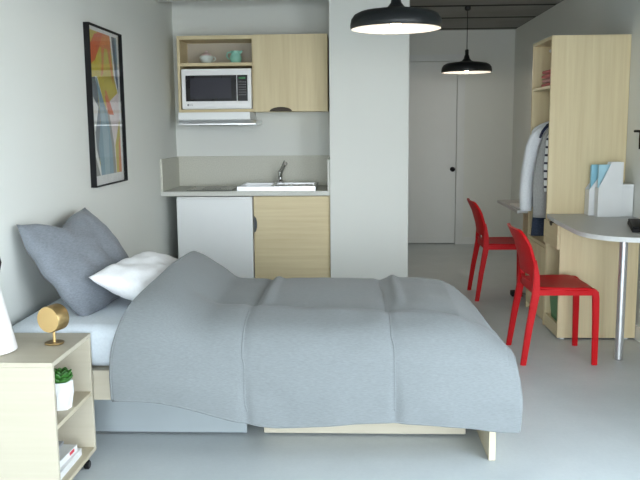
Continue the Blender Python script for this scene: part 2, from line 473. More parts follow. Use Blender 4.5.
# countertop with upstands
t = thing('countertop', 'grey speckled kitchenette countertop with upstands on three sides', 'countertop', (-.86, 6.36, .86))
obj('slab', box(XL, PX0-.002, YK+.01, YKB, .860, .897, .003), 'laminate_grey', t)
obj('back_upstand', box(XL+.018, PX0-.02, YKB-.018, YKB, .897, 1.150, .002), 'splash_grey', t)
obj('side_upstand', box(XL, XL+.018, YK+.012, YKB, .897, 1.150, .002), 'splash_grey', t)
obj('side_upstand', box(PX0-.020, PX0-.002, YK+.012, YKB, .897, 1.140, .002), 'laminate_grey', t)

# cooktop
t = thing('cooktop', 'flat dark glass cooktop set in the countertop left of the sink', 'cooktop', (-1.15, 6.33, .897))
obj('glass', box(-1.325, -.965, 6.13, 6.56, .8975, .903, .002), 'cooktop', t)
for i, (x, y, r) in enumerate(((-1.145, 6.24, .075), (-1.145, 6.44, .09))):
    obj('burner_ring', lathe([(r, .9031), (r, .9037), (r-.005, .9037), (r-.005, .9031)], 40, (x, y, 0)), 'key_grey', t)

# sink
SX0, SX1, SY0, SY1, SZ = -.915, -.300, 6.075, 6.56, .932
t = thing('kitchen_sink', 'bright steel sink with raised rim and drainboard on the countertop', 'sink', (-.6, 6.3, .897))
bm = bmesh.new()
bw = .022
add_box(bm, SX0, SX1, SY0, SY0+bw, .8975, SZ); add_box(bm, SX0, SX1, SY1-.09, SY1, .8975, SZ)
add_box(bm, SX0, SX0+bw, SY0+bw, SY1-.09, .8975, SZ); add_box(bm, SX1-bw, SX1, SY0+bw, SY1-.09, .8975, SZ)
add_box(bm, -.66, -.63, SY0+bw, SY1-.09, .8975, SZ)
obj('rim', bm, 'steel_bright', t)
tag(obj('basin', box(SX0+bw, -.66, SY0+bw, SY1-.09, .898, .903, 0), 'steel', t), 'sunken steel basin')
db = bmesh.new(); add_box(db, -.63, SX1-bw, SY0+bw, SY1-.09, .8985, .920)
for k in range(8): add_box(db, -.61+k*.036, -.592+k*.036, SY0+.05, SY1-.12, .920, .924)
obj('drainboard', db, 'steel_bright', t)
obj('drain', lathe([(0, 0), (.028, 0), (.03, .003), (.02, .004), (0, .002)], 28, (-.78, 6.26, .903)), 'key_grey', t)
t = thing('kitchen_faucet', 'chrome mixer faucet standing behind the sink basin', 'faucet', (-.615, 6.52, SZ))
obj('base', lathe([(0, 0), (.034, 0), (.034, .008), (.024, .014), (.020, .03), (.020, .085), (.017, .10), (0, .102)], 28, (-.615, 6.515, SZ)), 'chrome', t, 50)
sp = tube([(-.612, 6.505, SZ+.05), (-.598, 6.48, SZ+.09), (-.575, 6.43, SZ+.135), (-.560, 6.40, SZ+.16), (-.556, 6.385, SZ+.163)], [.012, .011, .010, .012, .015], 14)
obj('spout', sp, 'chrome', t, 50)
obj('lever', tube([(-.613, 6.515, SZ+.10), (-.598, 6.50, SZ+.135), (-.575, 6.49, SZ+.185)], [.008, .006, .005], 10), 'chrome', t, 50)

# under-counter fridge and cupboard
t = thing('mini_fridge', 'white under-counter fridge beneath the cooktop', 'fridge', (-1.1, 6.35, 0))
obj('body', box(-1.402, -.800, 6.14, 6.62, .02, .846, .006), 'white_enamel', t)
obj('door', box(-1.402, -.798, 6.095, 6.136, .06, .838, .008, 3), 'white_enamel', t)
obj('top_strip', box(-1.400, -.800, 6.10, 6.138, .8385, .8505, .002), 'white_plastic', t)
for x in (-1.36, -.84):
    for y in (6.2, 6.58): obj('foot', lathe([(0, 0), (.018, 0), (.018, .02), (0, .02)], 16, (x, y, 0)), 'black_matte', t)
t = thing('sink_cupboard', 'pale wood cupboard under the sink beside the white fridge', 'cabinet', (-.5, 6.35, 0))
UX0, UX1 = -.790, PX0-.004
for a, b_ in ((UX0, UX0+.02), (UX1-.02, UX1)): obj('side_panel', box(a, b_, 6.12, 6.64, 0, .857), 'wood_z', t)
obj('back_panel', box(UX0+.02, UX1-.02, 6.62, 6.64, 0, .857), 'wood_x', t)
obj('bottom_panel', box(UX0+.02, UX1-.02, 6.13, 6.62, .08, .10), 'wood_x', t)
nz, rr = .632, .066
pts = [(UX0+.001, .08), (UX1, .08), (UX1, .853), (UX0+.001, .853), (UX0+.001, nz+rr)] + [(UX0+.001+.026*math.sin(PI*k/14), nz+rr*math.cos(PI*k/14)) for k in range(1, 14)] + [(UX0+.001, nz-rr)]
dd = obj('door', prism(pts, 1, 6.095, 6.117), 'wood_x', t)
pts = [(UX0+.002, nz+rr*.98)] + [(UX0+.002+.025*math.sin(PI*k/14), nz+rr*.97*math.cos(PI*k/14)) for k in range(1, 14)] + [(UX0+.002, nz-rr*.98)]
tag(obj('finger_pull', prism(pts, 1, 6.108, 6.1185), 'pull_grey', dd), 'dark half-round finger pull')

# ------------------------------------------------------------------ pendant lamps
def pendant(label, x, y, rim):
    t = thing('pendant_lamp', label, 'pendant lamp', (x, y, rim), 'black dome pendant lamps')
    prof = [(.226, 0), (.231, .006), (.232, .022), (.227, .048), (.212, .070), (.185, .083), (.13, .092), (.075, .098), (.045, .108), (.028, .128), (.021, .155), (.017, .160), (.017, .205), (.010, .210), (0, .210)]
    obj('shade', lathe(prof, 72), 'shade_black', t, 50, True)
    inn = [(.2255, .001), (.2265, .020), (.221, .046), (.206, .066), (.18, .078), (.12, .087), (.05, .092), (0, .093)]
    obj('inner_shade', lathe(inn, 72), 'shade_white', t, 50, True)
    obj('socket', lathe([(0, .092), (.020, .092), (.020, .070), (.016, .064), (0, .064)], 24), 'black_matte', t, 40, True)
    obj('bulb', lathe([(0, .008), (.014, .010), (.026, .020), (.030, .034), (.026, .048), (.016, .062), (0, .066)], 28), 'bulb_glow', t, 60, True)
    h = ZC - rim
    obj('cord', tube([(0, 0, .208), (0, 0, h-.02)], .0035, 10), 'black_matte', t, 40, True)
    obj('ceiling_rose', lathe([(0, h-.036), (.014, h-.036), (.026, h-.026), (.028, h-.018), (.028, h), (0, h)], 32), 'shade_black', t, 40, True)
    ld = bpy.data.lights.new('pendant_light', 'POINT'); ld.energy = LAMP_W; ld.color = (1, .90, .76); ld.shadow_soft_size = .018
    lo = bpy.data.objects.new('pendant_light', ld); COL.objects.link(lo); lo.location = (0, 0, -.014); lo.parent = t
    return t
LAMP_W = 9.6
pendant('large black dome pendant lamp hanging nearest, before the white partition', .215, 4.08, 1.876)
pendant('black dome pendant lamp hanging farther back in front of the hall door', 1.047, 7.45, 1.876)

# ------------------------------------------------------------------ wall picture
PY0, PY1, PZ0, PZ1, PD = 4.44, 5.066, 1.054, 1.983, .034
t = thing('framed_print', 'tall black framed abstract print in yellow orange and blue on left wall', 'picture', (XL, 4.75, PZ0))
fw = .006
obj('frame', boxes((XL, XL+PD, PY0, PY0+fw, PZ0, PZ1), (XL, XL+PD, PY1-fw, PY1, PZ0, PZ1), (XL, XL+PD, PY0+fw, PY1-fw, PZ0, PZ0+fw), (XL, XL+PD, PY0+fw, PY1-fw, PZ1-fw, PZ1), (XL, XL+.006, PY0+fw, PY1-fw, PZ0+fw, PZ1-fw)), 'black_matte', t)
AY0, AY1, AZ0, AZ1 = PY0+fw, PY1-fw, PZ0+fw, PZ1-fw
tag(obj('mount', box(XL+.006, XL+.009, AY0, AY1, AZ0, AZ1, 0), 'art_white', t), 'white paper margin')
m0, m1, mt, mb = .015, .045, .022, .055
BY0, BY1, BZ0, BZ1 = AY0+m0, AY1-m1, AZ0+mb, AZ1-mt
art_m = ['art_yellow', 'art_orange', 'art_red', 'art_navy', 'art_blue', 'art_slate', 'art_white', 'art_pink', 'art_grey', 'art_sky']
shapes = [
 (0, [(0, 0), (1, 0), (1, 1), (0, 1)]),
 (7, [(.55, .50), (1, .40), (1, 1), (.5, 1)]),
 (5, [(0, .33), (.24, .31), (.32, .60), (.20, 1), (0, 1)]),
 (6, [(.0, .47), (.10, .45), (.27, .52), (.20, .62), (.13, .70), (.16, .82), (.30, 1), (.18, 1), (.04, .85), (0, .72)]),
 (8, [(0, .74), (.07, .83), (.24, 1), (0, 1)]),
 (6, [(.20, .31), (.27, .31), (.50, .52), (.60, .66), (.58, .70), (.36, .50)]),
 (4, [(.22, .31), (.27, .33), (.43, .46), (.62, .60), (.72, .78), (.74, 1), (.27, 1), (.22, .80), (.32, .62), (.30, .48)]),
 (9, [(.34, .52), (.44, .52), (.58, .72), (.56, 1), (.40, 1), (.38, .75)]),
 (8, [(.55, .53), (.64, .58), (.76, .78), (.80, 1), (.70, 1), (.68, .80)]),
 (0, [(1, .60), (1, 1), (.82, 1), (.80, .80)]),
 (1, [(.93, .78), (1, .72), (1, 1), (.90, 1)]),
 (2, [(.50, .44), (.58, .42), (.70, .50), (.80, .57), (.60, .57)]),
 (1, [(.50, .40), (.56, .40), (.66, .47), (.58, .48)]),
 (1, [(.16, .10), (.34, 0), (.78, 0), (.78, .10), (.40, .10), (.08, .24)]),
 (2, [(.04, .12), (.24, .02), (.52, .0), (.36, .12), (.22, .20), (.04, .24)]),
 (1, [(.45, .06), (.56, .06), (.48, .28), (.40, .31), (.44, .2)]),
 (1, [(.62, .05), (.74, .05), (.80, .24), (.84, .36), (.74, .25)]),
 (6, [(.76, 0), (.84, 0), (.92, .30), (1, .40), (1, .44), (.86, .30)]),
 (3, [(.82, 0), (1, 0), (1, .42), (.90, .28)]),
 (4, [(.93, .0), (1, .0), (1, .30), (.96, .22)]),
]
bm = bmesh.new()
for i, (mi, pl) in enumerate(shapes):
    x = XL+.0092+i*.00012
    f = bm.faces.new([bm.verts.new((x, BY0+(BY1-BY0)*u, BZ1-(BZ1-BZ0)*v)) for u, v in pl])
    f.material_index = mi
    f.normal_update()
    if f.normal.x < 0: f.normal_flip()
obj('print', bm, art_m, t)
obj('glass', box(XL+.022, XL+.024, AY0, AY1, AZ0, AZ1, 0), 'glazing', t)

# ------------------------------------------------------------------ bed
BX0, BX1, BYN, BYF = XL+.02, .588, 3.13, 4.10
t = thing('bed_frame', 'pale wood single bed frame under the grey bedspread', 'bed', (-.46, 3.6, 0))
obj('side_rail', box(BX0, BX1-.03, BYN, BYN+.022, .256, .385), 'pale_x', t)
obj('side_rail', box(BX0, BX1-.03, BYF-.022, BYF, .256, .385), 'pale_x', t)
obj('foot_panel', box(BX1-.028, BX1, BYN, BYF, 0.002, .400), 'pale_z', t)
obj('head_panel', box(BX0, BX0+.028, BYN, BYF, 0.002, .400), 'pale_z', t)
obj('slat_base', box(BX0+.03, BX1-.03, BYN+.022, BYF-.022, .345, .384), 'pale_x', t)
def drawer(label, x0, x1, mat, tab):
    t = thing('under_bed_drawer', label, 'drawer', ((x0+x1)/2, 3.7, 0), 'drawers rolled under the bed')
    y0, y1 = 3.385, 4.03
    obj('front', box(x0, x1, y0, y0+.018, .012, .250), mat, t)
    obj('back', box(x0, x1, y1-.015, y1, .02, .235), mat, t)
    obj('side', box(x0+.004, x0+.018, y0+.018, y1-.015, .02, .235), mat, t)
    obj('side', box(x1-.018, x1-.004, y0+.018, y1-.015, .02, .235), mat, t)
    obj('bottom', box(x0+.018, x1-.018, y0+.018, y1-.015, .025, .035), mat, t)
    for x in (x0+.05, x1-.05):
        for y in (y0+.06, y1-.06): obj('caster', lathe([(0, 0), (.012, 0), (.012, .026), (0, .026)], 16, (x, y, 0)), 'black_matte', t)
drawer('grey storage drawer under the head end of the bed', -1.20, -.490, 'drawer_grey', 0)
drawer('off-white storage drawer under the foot end of the bed', -.412, .50, 'pale_x', 0)

mb_ = box(BX0+.006, .50, BYN+.006, BYF-.006, .3862, .572, .065, 6)
t = obj('mattress', mb_, 'sheet', None, 60); recentre(t, (-.46, 3.6, .386))
tag(t, 'mattress in a pale blue fitted sheet on the bed frame', 'mattress')

# bedspread: one draped, quilted cloth
ctrl = [(3.045, .00), (3.050, .25), (3.060, .50), (3.085, .70), (3.150, .870), (3.26, .958), (3.40, .99), (3.60, 1.0), (3.85, 1.0), (4.02, .985), (4.11, .93), (4.155, .80), (4.170, .50), (4.172, .15)]
hw_ = [0, .02, .12, .26, .46, .64, .80, .98, 1.0, .86, .66, .4, .15, .0]
def cat(P, t):
    n = len(P)-1; x = t*n; i = min(int(x), n-1); f = x-i
    p0 = P[max(i-1, 0)]; p1 = P[i]; p2 = P[i+1]; p3 = P[min(i+2, n)]
    return .5*((2*p1)+(-p0+p2)*f+(2*p0-5*p1+4*p2-p3)*f*f+(-p0+3*p1-3*p2+p3)*f*f*f)
CYs = [c[0] for c in ctrl]; CZs = [c[1] for c in ctrl]
NX, NS = 190, 130
XS = [(0, -.990), (.78, .42), (.86, .53), (.92, .61), (.955, .655), (.98, .660), (1, .667)]
KD = [(0, 0), (.74, 0), (.80, .03), (.86, .12), (.92, .26), (.955, .40), (.98, .62), (1, .97)]
SEAMX = (-.455, .145)
SEAMS = .405
def seam_v(x): return .465 - .085*max(0, min(1, (x+.68)/1.16))
def duvet(u, v):
    xs = interp(u, XS); k = interp(u, KD)
    y = cat(CYs, v); zc = cat(CZs, v); h = cat(hw_, v)
    # head edge is pulled in over the hump: near hem farther left than the top
    topness = sstep(.12, .62, v)
    shift = .165*topness*(1-sstep(0, .34, u))
    k *= 1 - .70*(1-sstep(.16, .46, v))
    xs -= .075*sstep(.30, .85, v)*sstep(.80, 1, u)
    xs += shift
    hem = .196 + .095*sstep(-.30, -1.0, xs) + .012*math.sin(xs*7.0+.6) - .015*sstep(.45, .66, xs)
    if v > .5: hem += .0
    ztop = .604
    hump = .145*sstep(-.60, -.845, xs)
    z = hem + (ztop-hem)*zc + hump*h
    z = hem + (z-hem)*(1-k)
    side = 1-sstep(.30, .60, zc) if v < .5 else 0
    y += .02*math.sin(PI*min(1, max(0, zc)))*0
    # hump bulges outwards a bit on the near side
    if v < .45: y -= .018*sstep(-.5, -.85, xs)*math.sin(PI*min(1, v/.45))
    # quilting seams and loft between them
    d = 1e9
    for sx in SEAMX:
        q = abs(xs - (sx + .02*math.sin(v*5+sx*9) - .035*topness*(1 if sx < 0 else .2)*-1)); d = min(d, q)
    sv = seam_v(xs); dl = abs(v-sv)*1.9
    loft_ = .009*(1-math.exp(-(d/.022)**2)) + (.007*(1-math.exp(-(dl/.028)**2)) if xs > -.72 else .007)
    wr = .010*noise.noise(Vector((xs*3.2, v*6.0, 1.7))) + .006*noise.noise(Vector((xs*8, v*13, 5.1)))
    # small ridge puckers on the top at the cross seams
    pk = 0
    if v > .40:
        for sx in SEAMX:
            pk += .016*math.exp(-((xs-sx-.055)/.022)**2)*sstep(.42, .52, v)*sstep(.93, .80, v)
    wr += pk
    n_up = sstep(.25, .60, zc)
    wr -= .016*sstep(sv, sv+.018, v)*sstep(-.70, -.62, xs)*sstep(.60, .50, xs)*sstep(.93, .85, v)
    if v < .5:
        y -= (loft_+wr)*(1-n_up)*1.1; z += (loft_+wr)*n_up
    else:
        y += (loft_+wr)*(1-n_up); z += (loft_+wr)*n_up
    if u > .93:
        xs += .012*noise.noise(Vector((v*9, u*4, 3.3))) + .006*math.sin(v*16)
    z = max(z, .05)
    return (xs, y, z)
o = obj('bedspread', grid(NX, NS, duvet), 'duvet', None, True)
solid(o, .012, 0); recentre(o, (-.2, 3.6, .6))
tag(o, 'quilted grey blue bedspread draped over the bed', 'bedspread')
# binding along the hem, a part of the bedspread
hb = bmesh.new()
ring = [duvet(0, j/60) for j in range(61)]
tube(ring, .0075, 8, hb)
ring = [duvet(i/90, 0) for i in range(91)]
tube(ring, .0075, 8, hb)
bmesh.ops.translate(hb, vec=-Vector((-.2, 3.6, .6)), verts=hb.verts[:])
obj('hem_binding', hb, 'duvet', o, True, True)
sb_ = bmesh.new()
for sx in SEAMX:
    us = None
    pts = []
    for j in range(4, 100):
        v = j/110
        # find u whose seam lies here
        best = min((abs(duvet(i/160, v)[0]-(sx+.02*math.sin(v*5+sx*9)+.035*sstep(.12, .62, v)*(1 if sx < 0 else .2))), i/160) for i in range(40, 130))
        # refine
        p = duvet(best[1], v); pts.append(p)
    # smooth the path a little
    for _ in range(3):
        pts = [pts[0]] + [tuple((a+2*b__+c)/4 for a, b__, c in zip(pts[i-1], pts[i], pts[i+1])) for i in range(1, len(pts)-1)] + [pts[-1]]
    tube([(p[0], p[1]-.004, p[2]+.004) for p in pts], .0042, 6, sb_)
pts = []
for i in range(10, 116):
    u = i/130
    x_ = duvet(u, .42)[0]
    if -.70 < x_ < .50: pts.append(duvet(u, seam_v(x_)-.003))
tube([(p[0], p[1], p[2]+.002) for p in pts], .0038, 6, sb_)
bmesh.ops.translate(sb_, vec=-Vector((-.2, 3.6, .6)), verts=sb_.verts[:])
obj('seam_piping', sb_, 'duvet', o, True, True)

# pillows
def pillow(name, label, mat, c, wy, hx, th, tilt, yaw=0, sag=0.0, flange=0.0, seed=0, roll=0, pinch=.07):
    def side(sg):
        def f(u, v):
            a, b_ = 2*u-1, 2*v-1
            ca = 1-abs(a)**2.6; cb_ = 1-abs(b_)**2.6
            t_ = (max(ca, 0)*max(cb_, 0))**.5
            pin = 1 - abs(pinch)*(1-a*a)*(abs(b_)**3); pin2 = 1 - pinch*(1-b_*b_)*(abs(a)**3)
            x = b_*hx/2*pin; y = a*wy/2*pin2
            z = sg*th/2*t_*(1+.12*noise.noise(Vector((a*1.6+seed, b_*1.6, sg*2.0)))) + .008*noise.noise(Vector((a*4+seed, b_*4, sg)))*t_
            return (x - sag*math.exp(-((a+.15)/.38)**2)*sstep(0, -1, b_)*-1, y, z + .012*noise.noise(Vector((a*3, b_*3, seed+7))))
        return f
    n = 44
    bm = grid(n, n, side(1)); b2 = grid(n, n, side(-1))
    me = bpy.data.meshes.new('tmp'); b2.to_mesh(me); b2.free()
    for p in me.polygons: pass
    bm.from_mesh(me); bpy.data.meshes.remove(me)
    bmesh.ops.remove_doubles(bm, verts=bm.verts[:], dist=.0008)
    bmesh.ops.recalc_face_normals(bm, faces=bm.faces[:])
    R = Euler((roll, tilt, yaw), 'XYZ').to_matrix().to_4x4()
    bmesh.ops.transform(bm, matrix=R, verts=bm.verts[:])
    o = obj(name, bm, mat, None, True); o.location = c
    return o
# local +x points down the slope towards the foot of the bed, -x up towards the wall
o = pillow('pillow', 'large grey pillow leaning against the left wall on the bed', 'sham', (-1.300, 3.70, .757), .74, .54, .18, math.radians(55), math.radians(-4), sag=.05, seed=2, pinch=-.10)
tag(o, None, 'pillow')
tag(o, 'large grey pillow leaning against the left wall on the bed', 'pillow', 'bed pillows')
o = pillow('pillow', 'x', 'white_cotton', (-.940, 3.67, .664), .66, .44, .165, math.radians(20), math.radians(-6), seed=9)
tag(o, 'white pillow tucked under the turned end of the grey bedspread', 'pillow', 'bed pillows')

# ------------------------------------------------------------------ nightstand and what it carries
NX0, NX1, NY0, NY1, NZ0, NZ1 = XL+.016, -1.097, 2.700, 3.120, .040, .550
t = thing('nightstand', 'pale wood nightstand on casters open to the bed foot', 'nightstand', ((NX0+NX1)/2, 2.91, 0))
th = .018
obj('top_panel', box(NX0, NX1, NY0, NY1, NZ1-th, NZ1), 'pale_x', t)
obj('side_panel', box(NX0, NX1, NY0, NY0+th, NZ0, NZ1-th), 'pale_x', t)
obj('side_panel', box(NX0, NX1, NY1-th, NY1, NZ0, NZ1-th), 'pale_x', t)
obj('bottom_panel', box(NX0, NX1, NY0+th, NY1-th, NZ0, NZ0+th), 'pale_y', t)
obj('shelf', box(NX0+.01, NX1-.004, NY0+th, NY1-th, .285, .303), 'pale_y', t)
obj('back_panel', box(NX0, NX0+.01, NY0+th, NY1-th, NZ0+th, NZ1-th, 0), 'pale_y', t)
for x in (NX0+.05, NX1-.006):
    for y in (NY0+.06, NY1-.105):
        cw = lathe([(0, -.011), (.015, -.011), (.0195, -.007), (.0195, .007), (.015, .011), (0, .011)], 20)
        bmesh.ops.transform(cw, matrix=Matrix.Translation((x, y, .0195)) @ Matrix.Rotation(PI/2, 4, 'Y'), verts=cw.verts[:])
        add_box(cw, x-.004, x+.004, y-.006, y+.006, .036, .0405)
        obj('caster', cw, 'black_gloss', t, 40)

# table lamp cut by the picture edge
t = thing('table_lamp', 'white cone table lamp with black wire loop on the nightstand', 'lamp', (-1.392, 2.85, NZ1))
lx, ly = -1.395, 2.85
obj('shade', lathe([(.0, 0), (.090, 0), (.098, .004), (.097, .012), (.048, .258), (.042, .264), (0, .264)], 48, (lx, ly, NZ1+.0005)), 'lamp_white', t, 40)
obj('loop', tube([(lx-.05, ly, NZ1+.258), (lx-.064, ly, NZ1+.34), (lx-.052, ly, NZ1+.40), (lx-.02, ly, NZ1+.425), (lx+.02, ly, NZ1+.425), (lx+.05, ly, NZ1+.395), (lx+.062, ly, NZ1+.345), (lx+.052, ly, NZ1+.305), (lx+.04, ly, NZ1+.262)], .0045, 10), 'black_matte', t, True)

# round brass ornament
t = thing('brass_ornament', 'round golden brass drum on a slim stem on the nightstand', 'ornament', (-1.185, 2.955, NZ1))
bx, by = -1.187, 2.958
obj('base', lathe([(0, 0), (.036, 0), (.038, .003), (.036, .007), (0, .008)], 36, (bx, by, NZ1+.0004)), 'brass_dark', t, 40)
obj('stem', tube([(bx, by, NZ1+.006), (bx, by, NZ1+.062)], .0055, 14), 'brass', t, 40)
R = Matrix.Translation((bx, by, NZ1+.103)) @ Euler((PI/2, 0, math.radians(-19))).to_matrix().to_4x4()
dm = lathe([(0, -.034), (.050, -.034), (.053, -.031), (.053, .026), (.050, .030), (0, .030)], 48)
bmesh.ops.transform(dm, matrix=R, verts=dm.verts[:])
obj('drum', dm, 'brass_dark', t, 40)
fc = lathe([(0, .0303), (.0505, .0303), (.0505, .0322), (0, .0322)], 48)
bmesh.ops.transform(fc, matrix=R, verts=fc.verts[:])
tag(obj('face', fc, 'brass', t, 40), 'plain golden disc face')

# succulent
px_, py_ = -1.150, 2.905; pz = .3035
t = thing('potted_succulent', 'green succulent in faceted white pot on the nightstand shelf', 'plant', (px_, py_, pz))
def poly(r, z, n=6, ph=.3): return [(px_+r*math.cos(2*PI*k/n+ph), py_+r*math.sin(2*PI*k/n+ph), z) for k in range(n)]
pb = loft([poly(.036, pz), poly(.047, pz+.06, ph=.5), poly(.046, pz+.112), poly(.038, pz+.112), poly(.037, pz+.100)])
obj('pot', pb, 'ceramic_white', t)
obj('soil', loft([poly(.036, pz+.1005), poly(.034, pz+.104)]), 'soil', t)
lb = bmesh.new()
for ringi, (n, el, ln, wd) in enumerate(((7, .40, .054, .024), (6, .75, .058, .024), (5, 1.1, .050, .021), (3, 1.4, .040, .016))):
    for k in range(n):
        a = 2*PI*k/n + ringi*.4
        dv = Vector((math.cos(a)*math.cos(el), math.sin(a)*math.cos(el), math.sin(el)))
        sd = Vector((-math.sin(a), math.cos(a), 0)); nn = dv.cross(sd)
        c0 = Vector((px_, py_, pz+.102))
        secs = []
        for s_, w_, th_ in ((0, .35, .5), (.25, .75, 1), (.55, 1, 1), (.8, .75, .7), (.95, .35, .4), (1.0, .06, .1)):
            c = c0 + dv*ln*s_ + Vector((0, 0, 1))*ln*.22*s_*s_
            secs.append([c + sd*wd*w_*math.cos(q*PI/4) + nn*.009*th_*math.sin(q*PI/4) for q in range(8)])
        loft(secs, bm=lb)
obj('leaves', lb, 'leaf_green', t, True)

# booklets on the nightstand's lowest board
bz = NZ0+th+.0005
def booklet(label, x0, x1, y0, y1, z0, h, cov, red=False, rot=0):
    t = thing('paperback_book', label, 'book', ((x0+x1)/2, (y0+y1)/2, z0), 'books lying on the lowest nightstand board')
    def rb(*a):
        bm = box(*a, .0008, 1)
        c = Vector(((x0+x1)/2, (y0+y1)/2, 0))
        bmesh.ops.transform(bm, matrix=Matrix.Translation(c) @ Matrix.Rotation(rot, 4, 'Z') @ Matrix.Translation(-c), verts=bm.verts[:]); return bm
    obj('cover', rb(x0, x1, y0, y1, z0, z0+.002), cov, t)
    obj('pages', rb(x0+.002, x1-.0025, y0+.002, y1-.002, z0+.002, z0+h-.002), 'page_white', t)
    obj('cover', rb(x0, x1, y0, y1, z0+h-.002, z0+h), cov, t)
    obj('spine', rb(x1-.002, x1+.0002, y0, y1, z0, z0+h), cov, t)
    if red: tag(obj('spine_mark', rb(x1+.0001, x1+.0008, y1-.075, y1-.03, z0+h*.35, z0+h*.85), 'red_ink', t), 'red spot on the white spine')
booklet('white book, lowest of the stack in the nightstand', -1.36, -1.125, 2.735, 3.02, bz, .030, 'page_white')
booklet('white book with red mark on its spine atop the nightstand stack', -1.365, -1.140, 2.73, 3.0, bz+.0305, .026, 'page_white', True, -.05)
booklet('grey booklet topmost on the white books in the nightstand', -1.375, -1.185, 2.76, 3.0, bz+.057, .010, 'grey_cover', False, .06)

# ------------------------------------------------------------------ red chairs
def make_chair(label, x, y):
    t = thing('dining_chair', label, 'chair', (x, y, 0), 'red plastic chairs at the wall desks')
    # seat: dished slab with rounded rim
    def seatf(u, v):
        a, b_ = 2*u-1, 2*v-1
        hx = .182; hy = .205 + .012*a
        r = .30
        # rounded square mapping
        qx = a*math.sqrt(1-.5*(b_*b_)*r); qy = b_*math.sqrt(1-.5*(a*a)*r)
        z = .458 - .010*(1-a*a)*(1-b_*b_) - .022*max(0, a-.62)**2/.14
        return (.028+qx*hx, qy*hy, z)
    o = obj('seat', grid(25, 25, seatf), 'red_plastic', t, True, True); solid(o, .018, -1 if True else 1)
    ap = bmesh.new()
    for s_ in (-1, 1): add_box(ap, -.15, .20, s_*.196-.010, s_*.196+.010, .412, .446)
    add_box(ap, .178, .198, -.19, .19, .412, .442); add_box(ap, -.16, -.142, -.19, .19, .412, .446)
    bmesh.ops.bevel(ap, geom=ap.edges[:], offset=.003, segments=2, affect='EDGES')
    obj('apron', ap, 'red_plastic', t, 40, True)
    # backrest shell with a slot just above the seat
    bxp = [(.42, -.158), (.48, -.168), (.60, -.190), (.70, -.220), (.79, -.262)]
    hwp = [(.42, .196), (.50, .205), (.62, .214), (.69, .215), (.73, .211), (.76, .200), (.778, .184), (.788, .165), (.792, .148)]
    bm = bmesh.new(); NZ, NY = 46, 28
    vs = []
    for i in range(NZ):
        s_ = i/(NZ-1); z = .42 + .372*(1-(1-s_)**1.25); row = []
        for j in range(NY):
            b_ = 2*j/(NY-1)-1; hw2 = interp(z, hwp)
            yy_ = b_*hw2
            row.append(bm.verts.new((interp(z, bxp) + .030*(abs(yy_)/.214)**2.2, yy_, z)))
        vs.append(row)
    for i in range(NZ-1):
        for j in range(NY-1):
            zc_ = (vs[i][j].co.z+vs[i+1][j].co.z)/2; yc_ = (vs[i][j].co.y+vs[i][j+1].co.y)/2
            if .478 < zc_ < .520 and abs(yc_) < .135: continue
            bm.faces.new((vs[i][j], vs[i][j+1], vs[i+1][j+1], vs[i+1][j]))
    bmesh.ops.recalc_face_normals(bm, faces=bm.faces[:])
    o = obj('backrest', bm, 'red_plastic', t, True, True); solid(o, .016, 0)
    bv = o.modifiers.new('bev', 'BEVEL'); bv.width = .004; bv.segments = 2; bv.limit_method = 'ANGLE'
    def leg(path, ws):
        secs = []
        for (x_, y_, z_), (wx, wy) in zip(path, ws):
            secs.append([(x_+wx/2*sx_, y_+wy/2*sy_, z_) for sx_, sy_ in ((-1, -1), (1, -1), (1, 1), (-1, 1))])
        b2 = loft(secs)
        es = [e for e in b2.edges if abs((e.verts[0].co-e.verts[1].co).z) > .01]
        bmesh.ops.bevel(b2, geom=es, offset=.006, segments=2, affect='EDGES')
        return b2
    for s_ in (-1, 1):
        obj('leg', leg([(.200, s_*.203, 0), (.198, s_*.202, .25), (.194, s_*.199, .40), (.188, s_*.197, .435), (.172, s_*.192, .452)],
                       [(.032, .026), (.036, .029), (.038, .032), (.040, .034), (.03, .034)]), 'red_plastic', t, 40, True)
    for s_ in (-1, 1):
        obj('leg', leg([(-.214, s_*.216, 0), (-.184, s_*.209, .22), (-.150, s_*.202, .42), (-.148, s_*.201, .52), (-.160, s_*.206, .62)],
                       [(.032, .028), (.038, .032), (.044, .034), (.036, .030), (.016, .020)]), 'red_plastic', t, 40, True)
    return t
ch = make_chair('nearer red plastic chair drawn up to the rounded desk', 1.200, 4.682)
c2 = copy_tree(ch); c2.location = (1.195, 6.378, 0)
tag(c2, 'red plastic chair farther back at the desk beyond the wardrobe')

# ------------------------------------------------------------------ wardrobe
WXf, WY0, WY1, WZ = 1.320, 5.390, 5.960, 1.978
t = thing('wardrobe', 'tall pale wood wardrobe with open front against the right wall', 'wardrobe', (1.58, 5.67, 0))
p = .022; WR = XR-.002
obj('side_panel', box(WXf, WR, WY0, WY0+p, 0.004, WZ), 'wood_z', t)
obj('side_panel', box(WXf, WR, WY1-p, WY1, 0.004, WZ), 'wood_z', t)
obj('top_panel', box(WXf, WR, WY0+p, WY1-p, WZ-p, WZ), 'wood_y', t)
obj('back_panel', box(WR-.014, WR, WY0+p, WY1-p, .05, WZ-p, 0), 'wood_z', t)
obj('shelf', box(WXf+.004, WR-.014, WY0+p, WY1-p, 1.634, 1.654), 'wood_y', t)
obj('shelf', box(WXf+.002, WR-.014, WY0+p, WY1-p, .545, .567), 'wood_y', t)
obj('bottom_panel', box(WXf+.006, WR-.014, WY0+p, WY1-p, .05, .07), 'wood_y', t)
obj('door', box(WXf+.002, WXf+.02, WY0+p+.003, WY1-p-.003, .072, .541), 'wood_z', t)
obj('plinth', box(WXf+.03, WXf+.045, WY0+p, WY1-p, 0.002, .05), 'wood_y', t)
tag(obj('hanging_rail', tube([(1.585, WY0+p, 1.565), (1.585, WY1-p, 1.565)], .0125, 16), 'chrome', t, 40), 'metal hanging rail')
cpb = lathe([(0, 0), (.012, 0), (.011, .004), (0, .005)], 20)
